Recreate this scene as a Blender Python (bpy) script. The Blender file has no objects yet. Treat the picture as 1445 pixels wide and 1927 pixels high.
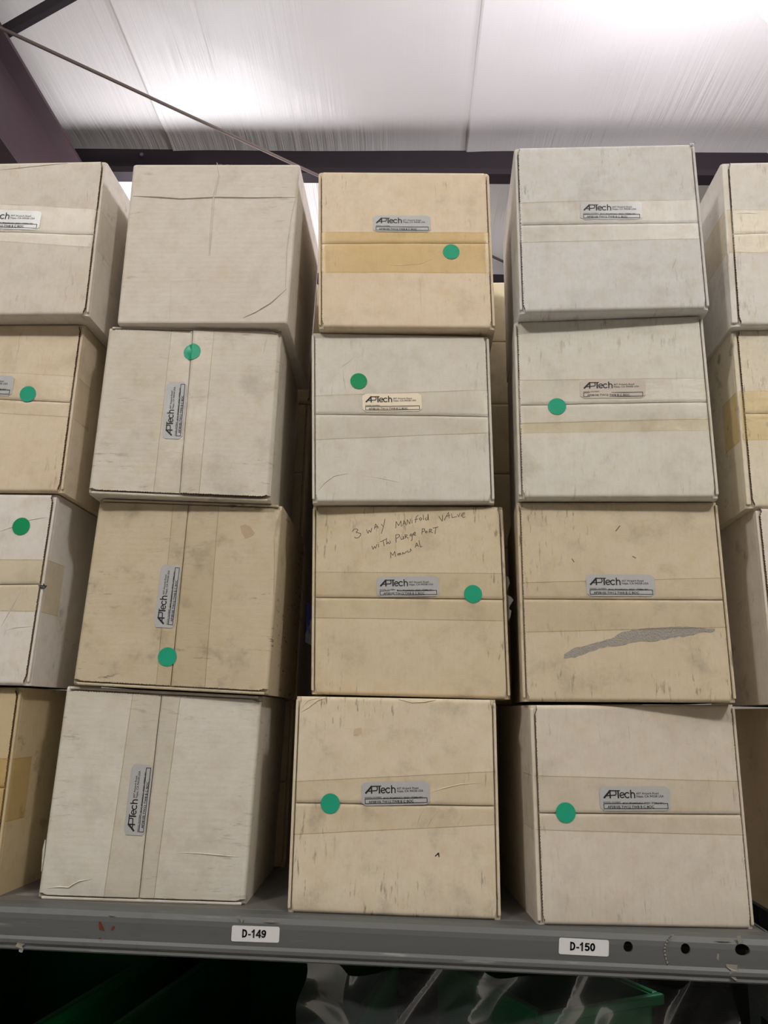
import bpy, bmesh, math, random
import numpy as np
from mathutils import Vector, Matrix, noise

# ---------------------------------------------------------------- camera, world, lights, exposure
scene = bpy.context.scene
C = scene.collection
EYE = 1.75                                   # eye height above the floor
FOCAL = 1506.76                              # pixels in the 1445x1927 frame
CR = np.array([[0.99790478, 0.05926432, 0.02595764],
               [-0.01076142, -0.2435768, 0.96982191],
               [-0.06379851, 0.96806926, 0.24242868]])
cam_data = bpy.data.cameras.new('camera')
cam_data.sensor_fit = 'VERTICAL'; cam_data.sensor_height = 36.0; cam_data.sensor_width = 27.0
cam_data.lens = FOCAL / 1927 * 36.0
cam_data.clip_start = 0.02; cam_data.clip_end = 100
cam = bpy.data.objects.new('camera', cam_data); C.objects.link(cam)
M = Matrix.Identity(4)
for i in range(3):
    M[i][0], M[i][1], M[i][2] = CR[0][i], CR[1][i], -CR[2][i]
M[2][3] = EYE
cam.matrix_world = M
scene.camera = cam

world = bpy.data.worlds.new('world'); scene.world = world
world.use_nodes = True
world.node_tree.nodes['Background'].inputs[0].default_value = (0.85, 0.88, 1.0, 1)
world.node_tree.nodes['Background'].inputs[1].default_value = 0.02

vs = scene.view_settings
vs.view_transform = 'Standard'; vs.look = 'None'; vs.gamma = 1.0; vs.use_curve_mapping = False
vs.exposure = 0.0
scene.cycles.max_bounces = 8
scene.cycles.diffuse_bounces = 4
scene.cycles.transparent_max_bounces = 12
scene.cycles.sample_clamp_indirect = 6.0

def lamp_light(name, x, y, z, power, color=(1, 1, 1), radius=0.12):
    l = bpy.data.lights.new(name, 'POINT'); l.energy = power; l.color = color; l.shadow_soft_size = radius
    o = bpy.data.objects.new(name, l); C.objects.link(o); o.location = (x, y, EYE + z)
    return o
WARM = (1.0, 0.972, 0.93); COOL = (0.95, 0.94, 1.0)
# high-bay lamps of the aisle, behind the camera
lamp_light('aisle_lamp_light', -1.75, -1.6, 2.7, 200, WARM, 0.13)
lamp_light('aisle_lamp_light', 1.75, -1.6, 2.7, 200, WARM, 0.13)
# lamps beyond the rack, hidden behind the top cartons, and the one at the frame's upper right corner
lamp_light('rear_lamp_light', -1.43, 4.49, 2.3, 76, COOL, 0.32)
lamp_light('rear_lamp_light', -1.98, 4.62, 2.3, 40, COOL, 0.32)

# ---------------------------------------------------------------- helpers
def ray(px, py):
    return CR.T @ np.array([(px - 722.5) / FOCAL, -(py - 963.5) / FOCAL, 1.0])
def at_z(px, py, z):
    d = ray(px, py); return d * (z / d[2])
def at_y(px, py, y):
    d = ray(px, py); return d * (y / d[1])

def srgb(r, g, b, k=1.0):
    f = lambda c: (c / 255 / 12.92 if c / 255 <= 0.04045 else ((c / 255 + 0.055) / 1.055) ** 2.4)
    return (min(1, f(r) * k), min(1, f(g) * k), min(1, f(b) * k), 1)

class N:
    """tiny node-graph helper"""
    def __init__(s, name):
        s.m = bpy.data.materials.new(name); s.m.use_nodes = True
        s.t = s.m.node_tree; s.t.nodes.clear()
        s.out = s.t.nodes.new('ShaderNodeOutputMaterial')
    def n(s, kind, **kw):
        nd = s.t.nodes.new(kind)
        for k, v in kw.items():
            if k == 'ins':
                for a, b in v.items(): s.set(nd.inputs[a], b)
            else: setattr(nd, k, v)
        return nd
    def set(s, sock, v):
        if isinstance(v, bpy.types.NodeSocket): s.t.links.new(v, sock)
        else: sock.default_value = v
    def math(s, op, a, b=0.0, c=0.0, clamp=False):
        nd = s.t.nodes.new('ShaderNodeMath'); nd.operation = op; nd.use_clamp = clamp
        for i, v in enumerate((a, b, c)): s.set(nd.inputs[i], v)
        return nd.outputs[0]
    def mix(s, f, a, b, blend='MIX'):
        nd = s.t.nodes.new('ShaderNodeMix'); nd.data_type = 'RGBA'; nd.blend_type = blend
        s.set(nd.inputs[0], f); s.set(nd.inputs[6], a); s.set(nd.inputs[7], b)
        return nd.outputs[2]
    def step(s, v, lo, hi):
        nd = s.t.nodes.new('ShaderNodeMapRange'); nd.interpolation_type = 'SMOOTHSTEP'
        s.set(nd.inputs[0], v); nd.inputs[1].default_value = lo; nd.inputs[2].default_value = hi
        return nd.outputs[0]
    def coords(s, scale=(1, 1, 1), loc=(0, 0, 0), rot=(0, 0, 0)):
        if not hasattr(s, 'tc'): s.tc = s.n('ShaderNodeTexCoord')
        mp = s.n('ShaderNodeMapping'); s.t.links.new(s.tc.outputs['Object'], mp.inputs[0])
        mp.inputs[1].default_value = loc; mp.inputs[2].default_value = rot; mp.inputs[3].default_value = scale
        return mp.outputs[0]
    def noise(s, vec, scale=5, detail=3, rough=0.55, dist=0.0):
        nd = s.n('ShaderNodeTexNoise'); s.t.links.new(vec, nd.inputs['Vector'])
        nd.inputs['Scale'].default_value = scale; nd.inputs['Detail'].default_value = detail
        nd.inputs['Roughness'].default_value = rough; nd.inputs['Distortion'].default_value = dist
        return nd.outputs[0]
    def bump(s, h, strength=0.3, dist=0.001):
        nd = s.n('ShaderNodeBump'); nd.inputs['Strength'].default_value = strength
        nd.inputs['Distance'].default_value = dist; s.t.links.new(h, nd.inputs['Height'])
        return nd.outputs[0]
    def principled(s, **kw):
        p = s.n('ShaderNodeBsdfPrincipled')
        for k, v in kw.items(): s.set(p.inputs[k.replace('_', ' ')], v)
        s.t.links.new(p.outputs[0], s.out.inputs[0])
        return p

def plain(name, col, rough=0.6, metal=0.0, var=0.12, scale=30, spec=0.3, bump=0.0):
    g = N(name)
    f = g.noise(g.coords(), scale, 4)
    c = g.mix(g.math('MULTIPLY', f, 1.0), tuple(x * (1 - var) for x in col[:3]) + (1,), tuple(min(1, x * (1 + var)) for x in col[:3]) + (1,))
    kw = dict(Base_Color=c, Roughness=rough, Metallic=metal)
    p = g.principled(**kw); p.inputs['Specular IOR Level'].default_value = spec
    if bump: g.set(p.inputs['Normal'], g.bump(f, bump, 0.002))
    return g.m

def link(name, verts, faces, mats, parent=None, mat_idx=None, smooth=False, uvs=None):
    me = bpy.data.meshes.new(name)
    me.from_pydata([tuple(map(float, v)) for v in verts], [], faces)
    for m in (mats if isinstance(mats, (list, tuple)) else [mats]): me.materials.append(m)
    if mat_idx is not None: me.polygons.foreach_set('material_index', mat_idx)
    if smooth: me.polygons.foreach_set('use_smooth', [True] * len(me.polygons))
    if uvs is not None:
        uv = me.uv_layers.new(name='UVMap')
        for lp in me.loops: uv.data[lp.index].uv = uvs[lp.vertex_index]
    me.update()
    o = bpy.data.objects.new(name, me); C.objects.link(o)
    if parent: o.parent = parent
    return o
def link_bm(name, bm, mats, parent=None, smooth=False):
    me = bpy.data.meshes.new(name)
    bm.to_mesh(me); bm.free()
    for m in (mats if isinstance(mats, (list, tuple)) else [mats]): me.materials.append(m)
    if smooth: me.polygons.foreach_set('use_smooth', [True] * len(me.polygons))
    o = bpy.data.objects.new(name, me); C.objects.link(o)
    if parent: o.parent = parent
    return o
def empty(name, loc, rz=0.0):
    o = bpy.data.objects.new(name, None); C.objects.link(o)
    o.location = loc; o.rotation_euler = (0, 0, rz); o.empty_display_size = 0.05
    return o
def tag(o, label=None, cat=None, group=None, kind=None):
    if label: o['label'] = label
    if cat: o['category'] = cat
    if group: o['group'] = group
    if kind: o['kind'] = kind
    return o
def box_bm(x0, x1, y0, y1, z0, z1, bev=0.0, seg=2, bm=None):
    b = bm or bmesh.new()
    r = bmesh.ops.create_cube(b, size=1.0)
    for v in r['verts']:
        v.co = Vector(((x0 + x1) / 2 + v.co.x * (x1 - x0), (y0 + y1) / 2 + v.co.y * (y1 - y0), (z0 + z1) / 2 + v.co.z * (z1 - z0)))
    if bev:
        es = list({e for v in r['verts'] for e in v.link_edges})
        bmesh.ops.bevel(b, geom=es, offset=bev, segments=seg, affect='EDGES', profile=0.5)
    return b
def extrude_profile(pts, x0, x1, n=1, closed=True):
    """profile in (y,z) extruded along x -> verts, faces"""
    vs_, fs = [], []
    m = len(pts)
    for i in range(n + 1):
        x = x0 + (x1 - x0) * i / n
        vs_ += [(x, p[0], p[1]) for p in pts]
    for i in range(n):
        for j in range(m if closed else m - 1):
            k = (j + 1) % m
            fs.append((i * m + j, i * m + k, (i + 1) * m + k, (i + 1) * m + j))
    if closed:
        fs.append(tuple(range(m))[::-1]); fs.append(tuple(n * m + j for j in range(m)))
    return vs_, fs

# ---------------------------------------------------------------- building (turned 1.9 degrees from the rack)
BETA = math.radians(1.93)
bld_rot = lambda x, y: (x * math.cos(BETA) - y * math.sin(BETA), x * math.sin(BETA) + y * math.cos(BETA))
def in_building(o):
    o.rotation_euler = (0, 0, BETA); o.location = (0, 0, EYE)
    return o
ROOF = 3.2
g = N('vinyl_insulation_facing')
st = g.noise(g.coords((26, 0.55, 1)), 1.0, 5, 0.6)
st2 = g.noise(g.coords((3.2, 1.3, 1), (3, 1, 0)), 1.0, 3, 0.5)
fine = g.noise(g.coords((240, 240, 40)), 1.0, 2)
pat = g.step(g.noise(g.coords((0.8, 0.9, 1), (4.2, 0.6, 0)), 1.0, 2), 0.40, 0.62)
h = g.math('ADD', g.math('MULTIPLY', g.math('MULTIPLY', st, g.math('ADD', g.math('MULTIPLY', pat, 0.8), 0.10)), 1.0), g.math('MULTIPLY', fine, 0.02))
blot = g.noise(g.coords((1.5, 1.5, 1)), 1.0, 4)
col = g.mix(blot, srgb(208, 203, 198), srgb(226, 222, 219))
p = g.principled(Base_Color=col, Roughness=0.44)
p.inputs['Specular IOR Level'].default_value = 0.42
hh = g.math('ADD', h, g.math('MULTIPLY', st2, 0.15))
g.set(p.inputs['Normal'], g.bump(hh, 0.9, 0.02))
VINYL = g.m
STEEL_RED = plain('dark_red_primer_steel', srgb(62, 46, 50), 0.55, 0, 0.2, 14, 0.3)
STEEL_DARK = plain('dark_purple_steel', srgb(38, 30, 35), 0.6, 0, 0.2, 14, 0.3)
CONCRETE = plain('concrete', srgb(172, 168, 160), 0.7, 0, 0.15, 2.5)

WALLS = plain('wall_goods_grey', srgb(146, 140, 131), 0.8, 0, 0.2, 2)
PURL = [-1.48, -0.11, 1.26, 2.62, 3.99, 5.36, 6.73, 8.10]
SEAMS = [-4.95, -3.2, -1.449, 0.298, 2.05, 3.8, 5.5]
def roof_z(x, y):
    """facing sags between the purlins and rises onto each of them; shallow lap at the strip seams"""
    z = ROOF
    d = min(((p_ - y) for p_ in PURL), key=lambda q: abs(q))
    if d >= -0.02: t = max(0.0, min(1.0, 1 - d / 0.24))
    else: t = max(0.0, min(1.0, 1 + d / 0.35))
    z += 0.022 * t * t * (3 - 2 * t)
    for s in SEAMS:
        q = (x - s)
        if 0 <= q < 0.30: z -= 0.010 * (1 - q / 0.30) ** 2
    z += 0.012 * noise.noise(Vector((x * 0.9, y * 0.35, 3.1)))
    return z
xs = []
x = -6.0
while x < 6.0:
    xs.append(x)
    near = min(abs(x - s) for s in SEAMS)
    x += 0.006 if near < 0.02 else (0.04 if -3 < x < 3 else 0.15)
ys = []
y = -7.5
while y < 9.0:
    ys.append(y); y += 0.03 if 2.6 < y < 5.6 else 0.12
vv = [(a, b, roof_z(a, b)) for b in ys for a in xs]
nx = len(xs)
ff = [(j * nx + i, j * nx + i + 1, (j + 1) * nx + i + 1, (j + 1) * nx + i) for j in range(len(ys) - 1) for i in range(nx - 1)]
ceil = link('ceiling', vv, ff, VINYL, smooth=True)
tag(in_building(ceil), 'white vinyl faced roof insulation sagging between dark purlins', None, None, 'structure')

fl, fq = [(-9, -9, -EYE), (9, -9, -EYE), (9, 10, -EYE), (-9, 10, -EYE)], [(0, 1, 2, 3)]
tag(in_building(link('floor', fl, fq, CONCRETE)), 'grey concrete warehouse floor', None, None, 'structure')
for nm, a, b in (('wall_back', (-6, 8.9), (6, 8.9)), ('wall_front', (6, -7.4), (-6, -7.4)), ('wall_left', (-5.95, -7.4), (-5.95, 8.9)), ('wall_right', (5.95, 8.9), (5.95, -7.4))):
    dx, dy = b[0] - a[0], b[1] - a[1]; L = math.hypot(dx, dy); n_ = (-dy / L * 0.06, dx / L * 0.06)
    pts = [a, b, (b[0] + n_[0], b[1] + n_[1]), (a[0] + n_[0], a[1] + n_[1])]
    wv = [(q[0], q[1], -EYE) for q in pts] + [(q[0], q[1], ROOF + 0.1) for q in pts]
    w = link(nm, wv, [(0, 1, 5, 4), (1, 2, 6, 5), (2, 3, 7, 6), (3, 0, 4, 7), (4, 5, 6, 7), (0, 3, 2, 1)], VINYL if nm == 'wall_back' else WALLS)
    tag(in_building(w), 'white vinyl faced warehouse wall', None, None, 'structure')

# purlins: lipped C sections, web recessed behind the lip
for k, yp in enumerate(PURL):
    if k not in (4, 5): continue               # the others are out of sight
    t = 0.006
    prof = [(yp - 0.005, 3.000), (yp + 0.085, 3.000), (yp + 0.085, 3.232), (yp + 0.02, 3.232), (yp + 0.02, 3.226), (yp + 0.079, 3.226),
            (yp + 0.079, 3.006), (yp + 0.001, 3.006), (yp + 0.001, 3.038), (yp - 0.005, 3.038)]
    a, b = extrude_profile(prof, -5.9, 5.9)
    o = in_building(link('purlin', a, b, STEEL_DARK))
    names = {4: 'dark purple steel roof purlin crossing just above the top cartons',
             5: 'second dark roof purlin, seen in gaps between the top cartons'}
    tag(o, names[k], 'purlin', 'roof purlins')
# bolt on the visible purlin
bolt = bmesh.new(); bmesh.ops.create_cone(bolt, cap_ends=True, segments=6, radius1=0.012, radius2=0.012, depth=0.012, matrix=Matrix.Translation((0, 0, 0)) @ Matrix.Rotation(math.pi / 2, 4, 'X'))
ob = link_bm('bolt', bolt, plain('zinc', srgb(150, 150, 160), 0.35, 0.9), bpy.data.objects['purlin'])
pb = at_z(262, 278, 3.18); ob.location = (pb[0] * math.cos(BETA) + pb[1] * math.sin(BETA), 4.055, 3.17)

def ibeam(x, name, label):
    e = in_building(empty(name, (0, 0, 0)))
    def part(n_, x0, x1, z0, z1): link_bm(n_, box_bm(x0, x1, -7.3, 8.8, z0, z1), STEEL_RED, e)
    part('web', x - 0.006, x + 0.006, 2.52, 2.98); part('top_flange', x - 0.1, x + 0.1, 2.98, 2.9995); part('bottom_flange', x - 0.1, x + 0.1, 2.50, 2.52)
    return tag(e, label, 'rafter')
ibeam(-2.0, 'rafter', 'dark red steel rafter running away at the upper left corner')

def rod(name, a, b, r, mat, seg=8):
    a, b = Vector(a), Vector(b); d = b - a
    bm = bmesh.new()
    bmesh.ops.create_cone(bm, cap_ends=True, segments=seg, radius1=r, radius2=r, depth=d.length)
    q = Vector((0, 0, 1)).rotation_difference(d.normalized()).to_matrix().to_4x4()
    bm.transform(Matrix.Translation((a + b) / 2) @ q)
    return link_bm(name, bm, mat, None, True)
pa, pb = at_z(10, 57, 2.93), at_z(600, 331, 2.93)
dirv = (pb - pa); p2 = pb + dirv * 1.3; p0 = pa - dirv * 0.03
r_ = rod('brace_rod', (p0[0], p0[1], EYE + 2.93), (p2[0], p2[1], EYE + 2.93), 0.0085, plain('dull_steel_cable', srgb(112, 100, 94), 0.6, 0.2))
tag(r_, 'thin steel brace rod running diagonally below the roof', 'brace rod')
pa, pb = at_z(-60, 86, 3.075), at_z(165, -43, 3.075)
d_ = pb - pa; L = float(np.linalg.norm(d_)); ang = math.atan2(d_[1], d_[0])
bm = box_bm(0, L, -0.003, 0.003, -0.06, 0.0); box_bm(0, L, -0.003, 0.06, -0.003, 0.003, bm=bm)
ba = link_bm('brace_angle', bm, STEEL_DARK); ba.location = (pa[0], pa[1], EYE + 3.075); ba.rotation_euler = (0, 0, ang)
tag(ba, 'dark steel angle brace crossing the very top left corner', 'brace')

# high-bay lamp peeking in at the frame's upper right corner
def emit(name, col, s):
    g = N(name); e = g.n('ShaderNodeEmission'); e.inputs[0].default_value = col; e.inputs[1].default_value = s
    g.t.links.new(e.outputs[0], g.out.inputs[0]); return g.m
LAMP_BODY = plain('lamp_housing', srgb(205, 205, 210), 0.4, 0.2)
def lathe(prof, seg=32):
    v, f = [], []
    for i in range(seg):
        a = 2 * math.pi * i / seg
        v += [(r * math.cos(a), r * math.sin(a), z) for r, z in prof]
    m = len(prof)
    for i in range(seg):
        for j in range(m - 1):
            k = (i + 1) % seg
            f.append((i * m + j, k * m + j, k * m + j + 1, i * m + j + 1))
    return v, f
def high_bay(pos, power, label, r=0.13):
    """pendant lamp: small steel cap on a stem, glowing glass globe below it (the globe itself gives the light)"""
    e = empty('pendant_lamp', (pos[0], pos[1], EYE + pos[2]))
    glow = emit('lamp_glow', (0.92, 0.90, 1, 1), power / (4 * math.pi ** 2 * r * r))
    link('globe', *lathe([(max(0.0005, r * math.sin(t)), -r * math.cos(t)) for t in np.linspace(0, math.pi * 0.9, 14)], 24), glow, e, smooth=True)
    link('cap', *lathe([(0.0, 0.19), (0.03, 0.19), (0.045, 0.15), (0.05, 0.118)]), LAMP_BODY, e, smooth=True)
    link('stem', *lathe([(0.008, 0.18), (0.008, ROOF - pos[2])], 10), LAMP_BODY, e)
    return tag(e, label, 'lamp')
cp = at_z(1497, -38, 2.35)
high_bay(cp, 165, 'glowing pendant lamp just showing at the top right corner')

# ---------------------------------------------------------------- rack
SHELF = -0.2227                              # shelf surface relative to the eye
def steel_mat(name, base, base2):
    g = N(name)
    a = g.noise(g.coords((2.0, 12, 45)), 1.0, 5, 0.6)
    b = g.noise(g.coords((40, 40, 40)), 1.0, 4, 0.6)
    col = g.mix(a, base, base2)
    sc = g.step(g.noise(g.coords((9, 30, 170), (2, 0, 0)), 1.0, 4, 0.65), 0.63, 0.72)
    col = g.mix(g.math('MULTIPLY', sc, 0.35), col, srgb(165, 165, 160))
    dk = g.step(g.noise(g.coords((30, 30, 30), (7, 0, 0)), 1.0, 3), 0.62, 0.8)
    col = g.mix(g.math('MULTIPLY', dk, 0.35), col, srgb(60, 55, 50))
    p = g.principled(Base_Color=col, Roughness=0.48, Metallic=0.0)
    p.inputs['Specular IOR Level'].default_value = 0.4
    g.set(p.inputs['Normal'], g.bump(b, 0.15, 0.001))
    return g.m
RACK = steel_mat('grey_rack_paint', srgb(74, 76, 76), srgb(94, 96, 95))
RACK_DARK = steel_mat('grey_deck_paint', srgb(84, 82, 78), srgb(104, 101, 96))
BX0, BX1, BY = -0.95, 0.3665, 0.957
# the beam: thin rolled section, top roll, flat face, stepped lower lip
outer = [(BY + 0.030, 0.0), (BY + 0.012, 0.0), (BY + 0.005, -0.002), (BY + 0.001, -0.007), (BY, -0.012), (BY, -0.030), (BY - 0.0022, -0.033), (BY - 0.0025, -0.0365),
         (BY - 0.0005, -0.0385), (BY + 0.0005, -0.0400), (BY - 0.0005, -0.0425), (BY + 0.002, -0.0445), (BY + 0.03, -0.0445)]
inner = [(BY + 0.03, -0.0425), (BY + 0.004, -0.0425), (BY + 0.003, -0.012), (BY + 0.0045, -0.006), (BY + 0.008, -0.003), (BY + 0.014, -0.002), (BY + 0.03, -0.002)]
a, b = extrude_profile(outer + inner, BX0, BX1, 60)
b = b[:-2]
beam = link('shelf_beam', a, b, RACK, smooth=False)
beam.location = (0, 0, EYE + SHELF)
tag(beam, 'grey painted steel shelf beam under the cartons with two location stickers', 'shelf beam')
def beam_pt(px, py):
    p = at_y(px, py, BY); return p[0], p[2] - SHELF
cut = bmesh.new()
for (px, py, wpx, hpx) in ((1182, 1782, 15, 16), (1290, 1786, 15, 16), (1397, 1788, 23, 17)):
    x, z = beam_pt(px, py)
    s = 0.00067
    mt = Matrix.Translation((x, BY, z)) @ Matrix.Diagonal((wpx * s, 1, hpx * s, 1)) @ Matrix.Rotation(math.pi / 2, 4, 'X')
    bmesh.ops.create_cone(cut, cap_ends=True, segments=20, radius1=0.5, radius2=0.5, depth=0.012, matrix=mt)
me = bpy.data.meshes.new('hole_cutter'); cut.to_mesh(me); cut.free()
co = bpy.data.objects.new('hole_cutter', me); C.objects.link(co); co.location = beam.location
bpy.context.view_layer.update()
md = beam.modifiers.new('holes', 'BOOLEAN'); md.operation = 'DIFFERENCE'; md.object = co; md.solver = 'FAST'
dg = bpy.context.evaluated_depsgraph_get()
newme = bpy.data.meshes.new_from_object(beam.evaluated_get(dg))
beam.modifiers.clear(); beam.data = newme
bpy.data.objects.remove(co)
deck = link_bm('shelf_deck', box_bm(BX0, BX1, BY + 0.0302, 1.80, -0.02, 0.0, 0.002), RACK_DARK)
deck.location = (0, 0, EYE + SHELF)
tag(deck, 'grey steel shelf deck carrying the four near stacks of cartons', 'shelf')
deck2 = link_bm('shelf_deck', box_bm(BX1 + 0.075, 1.3, BY + 0.0302, 1.80, -0.02, 0.0, 0.002), RACK_DARK)
deck2.location = (0, 0, EYE + SHELF)
tag(deck2, 'grey shelf deck of the next bay under the rightmost cartons', 'shelf')

a, b = extrude_profile(outer + inner, BX1 + 0.075, 1.3, 4)
beam2 = link('shelf_beam', a, b[:-2], RACK); beam2.location = (0, 0, EYE + SHELF)
tag(beam2, 'grey shelf beam of the next bay, beyond the right edge', 'shelf beam')

# ---- text and strokes
_tc = {}
def text2d(s, bold=0.0):
    k = (s, bold)
    if k not in _tc:
        cu = bpy.data.curves.new('t', 'FONT'); cu.body = s; cu.resolution_u = 3; cu.offset = bold
        o = bpy.data.objects.new('t', cu); C.objects.link(o)
        bpy.context.view_layer.update()
        m = bpy.data.meshes.new_from_object(o.evaluated_get(bpy.context.evaluated_depsgraph_get()))
        v = np.array([tuple(q.co)[:2] for q in m.vertices]); f = [tuple(q.vertices) for q in m.polygons]
        v -= v.min(0); v /= np.array([v[:, 0].max(), v[:, 1].max()])
        bpy.data.objects.remove(o); bpy.data.curves.remove(cu); bpy.data.meshes.remove(m)
        _tc[k] = (v, f)
    return _tc[k]
class Ink:
    def __init__(s): s.v = []; s.f = []
    def text(s, body, x, y, w, h, bold=0.0):
        v, f = text2d(body, bold); o = len(s.v)
        s.v += [(x + a * w, y + b * h) for a, b in v]; s.f += [tuple(i + o for i in q) for q in f]
    def stroke(s, pts, w):
        pts = [np.array(p, float) for p in pts]
        for a, b in zip(pts[:-1], pts[1:]):
            d = b - a; L = np.linalg.norm(d)
            if L < 1e-9: continue
            d /= L; n_ = np.array([-d[1], d[0]]) * w / 2; e = d * w * 0.25
            o = len(s.v)
            s.v += [tuple(a - n_ - e), tuple(b - n_ + e), tuple(b + n_ + e), tuple(a + n_ - e)]
            s.f.append((o, o + 1, o + 2, o + 3))
    def bold(s, text, x, y, h):
        G = {'D': (.74, [[(.12, 0), (.12, 1)], [(.12, .91), (.3, .91)] + arc(.3, .5, .24, .41, 90, -90, 12) + [(.12, .09)]]), '-': (.38, [[(.06, .36), (.3, .36)]]),
             '1': (.60, [[(.33, 0), (.33, 1)], [(.33, .92), (.1, .70)]]), '4': (.64, [[(.44, 0), (.44, 1)], [(.42, .95), (.06, .30)], [(.03, .28), (.60, .28)]]),
             '9': (.64, [arc(.31, .68, .2, .23, 0, 360, 18), [(.51, .68), (.48, .38), (.40, .16), (.26, .09), (.10, .16)]]),
             '5': (.64, [[(.54, .90), (.17, .90), (.13, .50)], [(.13, .52)] + arc(.30, .34, .22, .25, 130, -145, 14)]), '0': (.64, [arc(.31, .5, .2, .41, 0, 360, 22)])}
        for ch in text:
            w, st_ = G[ch]
            for q in st_: s.stroke([(x + a * h, y + b * h) for a, b in q], 0.19 * h)
            x += w * h
    def rect(s, x0, y0, x1, y1, w):
        s.stroke([(x0, y0), (x1, y0)], w); s.stroke([(x1, y0), (x1, y1)], w); s.stroke([(x1, y1), (x0, y1)], w); s.stroke([(x0, y1), (x0, y0)], w)
def arc(cx, cy, rx, ry, a0, a1, n=10):
    return [(cx + rx * math.cos(math.radians(a0 + (a1 - a0) * i / n)), cy + ry * math.sin(math.radians(a0 + (a1 - a0) * i / n))) for i in range(n + 1)]
def logo(k, X, Y):
    """the APTech mark; X(px), Y(py) map zoomed-picture units to label units"""
    S = lambda pts, w: k.stroke([(X(a), Y(b)) for a, b in pts], w / 968 * 3.07)
    S([(402, 296), (487, 207)], 25)
    S([(486, 300), (486, 200)], 19)
    S([(442, 270), (545, 264)] + [(555 + 14 * math.cos(t), 235 - 29 * math.sin(t)) for t in np.linspace(-1.57, 1.57, 9)] + [(480, 206)], 14)
    S([(486, 205), (622, 205)], 13)
    S([(598, 300), (598, 204)], 20)
    S([(622, 268), (682, 256)] + [(652 + 31 * math.cos(t), 264 - 33 * math.sin(t)) for t in np.linspace(0.3, 5.5, 16)], 14)
    S([(722 + 32 * math.cos(t), 264 - 33 * math.sin(t)) for t in np.linspace(0.8, 5.5, 15)], 15)
    S([(772, 300), (772, 199)], 16)
    S([(772, 262)] + [(797 + 24 * math.cos(t), 258 - 26 * math.sin(t)) for t in np.linspace(3.1, 0, 9)] + [(821, 300)], 15)
def label_ink(typed=True):
    k = Ink()
    X = lambda p: (p - 342) / 968 * 3.07; Y = lambda p: 1 - (p - 150) / 315
    logo(k, X, Y)
    T = lambda s, x0, x1, yt, yb, bold=0.0: k.text(s, X(x0), Y(yb), X(x1) - X(x0), Y(yt) - Y(yb), bold)
    T('607 Airpark Road', 848, 1152, 226, 262); T('Napa, CA 94558 USA', 848, 1222, 264, 302)
    T('MODEL NUMBER', 388, 625, 347, 366)
    if typed: T('BOC PO#406421-00251 ITEM# 001', 655, 1207, 355, 384, 0.012)
    k.rect(X(391), Y(438), X(1270), Y(374), 0.026)
    T('AP3810S TW12 TW8 B C BOC', 440, 1078, 399, 432, 0.012)
    return k
LABEL_TYPED, LABEL_PLAIN = label_ink(True), label_ink(False)

INK = plain('black_print', srgb(38, 38, 42), 0.5, 0, 0.05)
PENCIL = plain('pencil_grey', srgb(92, 86, 74), 0.6, 0, 0.1)
SILVER = plain('silver_label', srgb(178, 179, 178), 0.38, 0.15, 0.06, 200)
CREAM = plain('cream_label', srgb(224, 212, 190), 0.5, 0, 0.05, 200)
GREYCREAM = plain('grey_cream_label', srgb(188, 179, 168), 0.5, 0, 0.06, 150)
DOT_TEAL = plain('teal_green_sticker', srgb(32, 152, 118), 0.4, 0, 0.06, 120)
DOT_GREEN = plain('green_sticker', srgb(4, 136, 84), 0.45, 0, 0.05, 120)
WHITE_STICKER = plain('white_sticker', srgb(205, 205, 206), 0.45, 0, 0.04, 150)
RUST = plain('rust', srgb(92, 48, 24), 0.85, 0, 0.4, 300)
SCRAP = plain('torn_clear_film', srgb(128, 124, 114), 0.4, 0, 0.15, 100)

def rounded_rect(w, h, r, n=5):
    pts = []
    for cx, cy, a0 in ((w - r, h - r, 0), (r, h - r, 90), (r, r, 180), (w - r, r, 270)):
        pts += arc(cx, cy, r, r, a0, a0 + 90, n)
    return pts
def fan(pts):
    c = np.mean(np.array(pts), 0)
    return [tuple(c)] + list(pts), [(0, i + 1, (i + 1) % len(pts) + 1) for i in range(len(pts))]

# location stickers on the beam
def beam_sticker(corner_px, text, label):
    (ax, az), (bx, bz), (cx, cz) = [beam_pt(*q) for q in corner_px]      # BL, BR, TL
    U = np.array([bx - ax, bz - az]); V = np.array([cx - ax, cz - az])
    f3 = lambda a, b, o: (ax + U[0] * a + V[0] * b, BY - o, az + U[1] * a + V[1] * b)
    pts, fs = fan(rounded_rect(3.0, 1.0, 0.12))
    st_ = link('location_sticker', [f3(a / 3.0, b, 0.0006) for a, b in pts], fs, WHITE_STICKER, beam)
    st_['label'] = label
    k = Ink(); k.bold(text, 20, 9, 15.5)
    link('lettering', [f3(a / 91, b / 32, 0.0009) for a, b in k.v], k.f, INK, st_)
beam_sticker([(435, 1771), (525, 1774), (437, 1741)], 'D-149', 'white sticker reading D-149')
beam_sticker([(1051, 1795), (1145, 1800), (1052, 1764)], 'D-150', 'white sticker reading D-150')
def beam_decal(name, pts, mat, off=0.0005):
    q = [beam_pt(*p_) for p_ in pts]
    v, f = fan(q)
    return link(name, [(a, BY - off, b) for a, b in v], f, mat, beam)
beam_decal('rust_spot', [(186, 1734), (190, 1734), (195, 1745), (197, 1753), (193, 1750), (187, 1749)], RUST)
beam_decal('rust_spot', [(210, 1746), (214, 1742), (217, 1744), (214, 1750), (210, 1751)], RUST)
beam_decal('rust_spot', [(187, 1764), (192, 1763), (193, 1766), (188, 1766)], RUST, 0.003)
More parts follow.
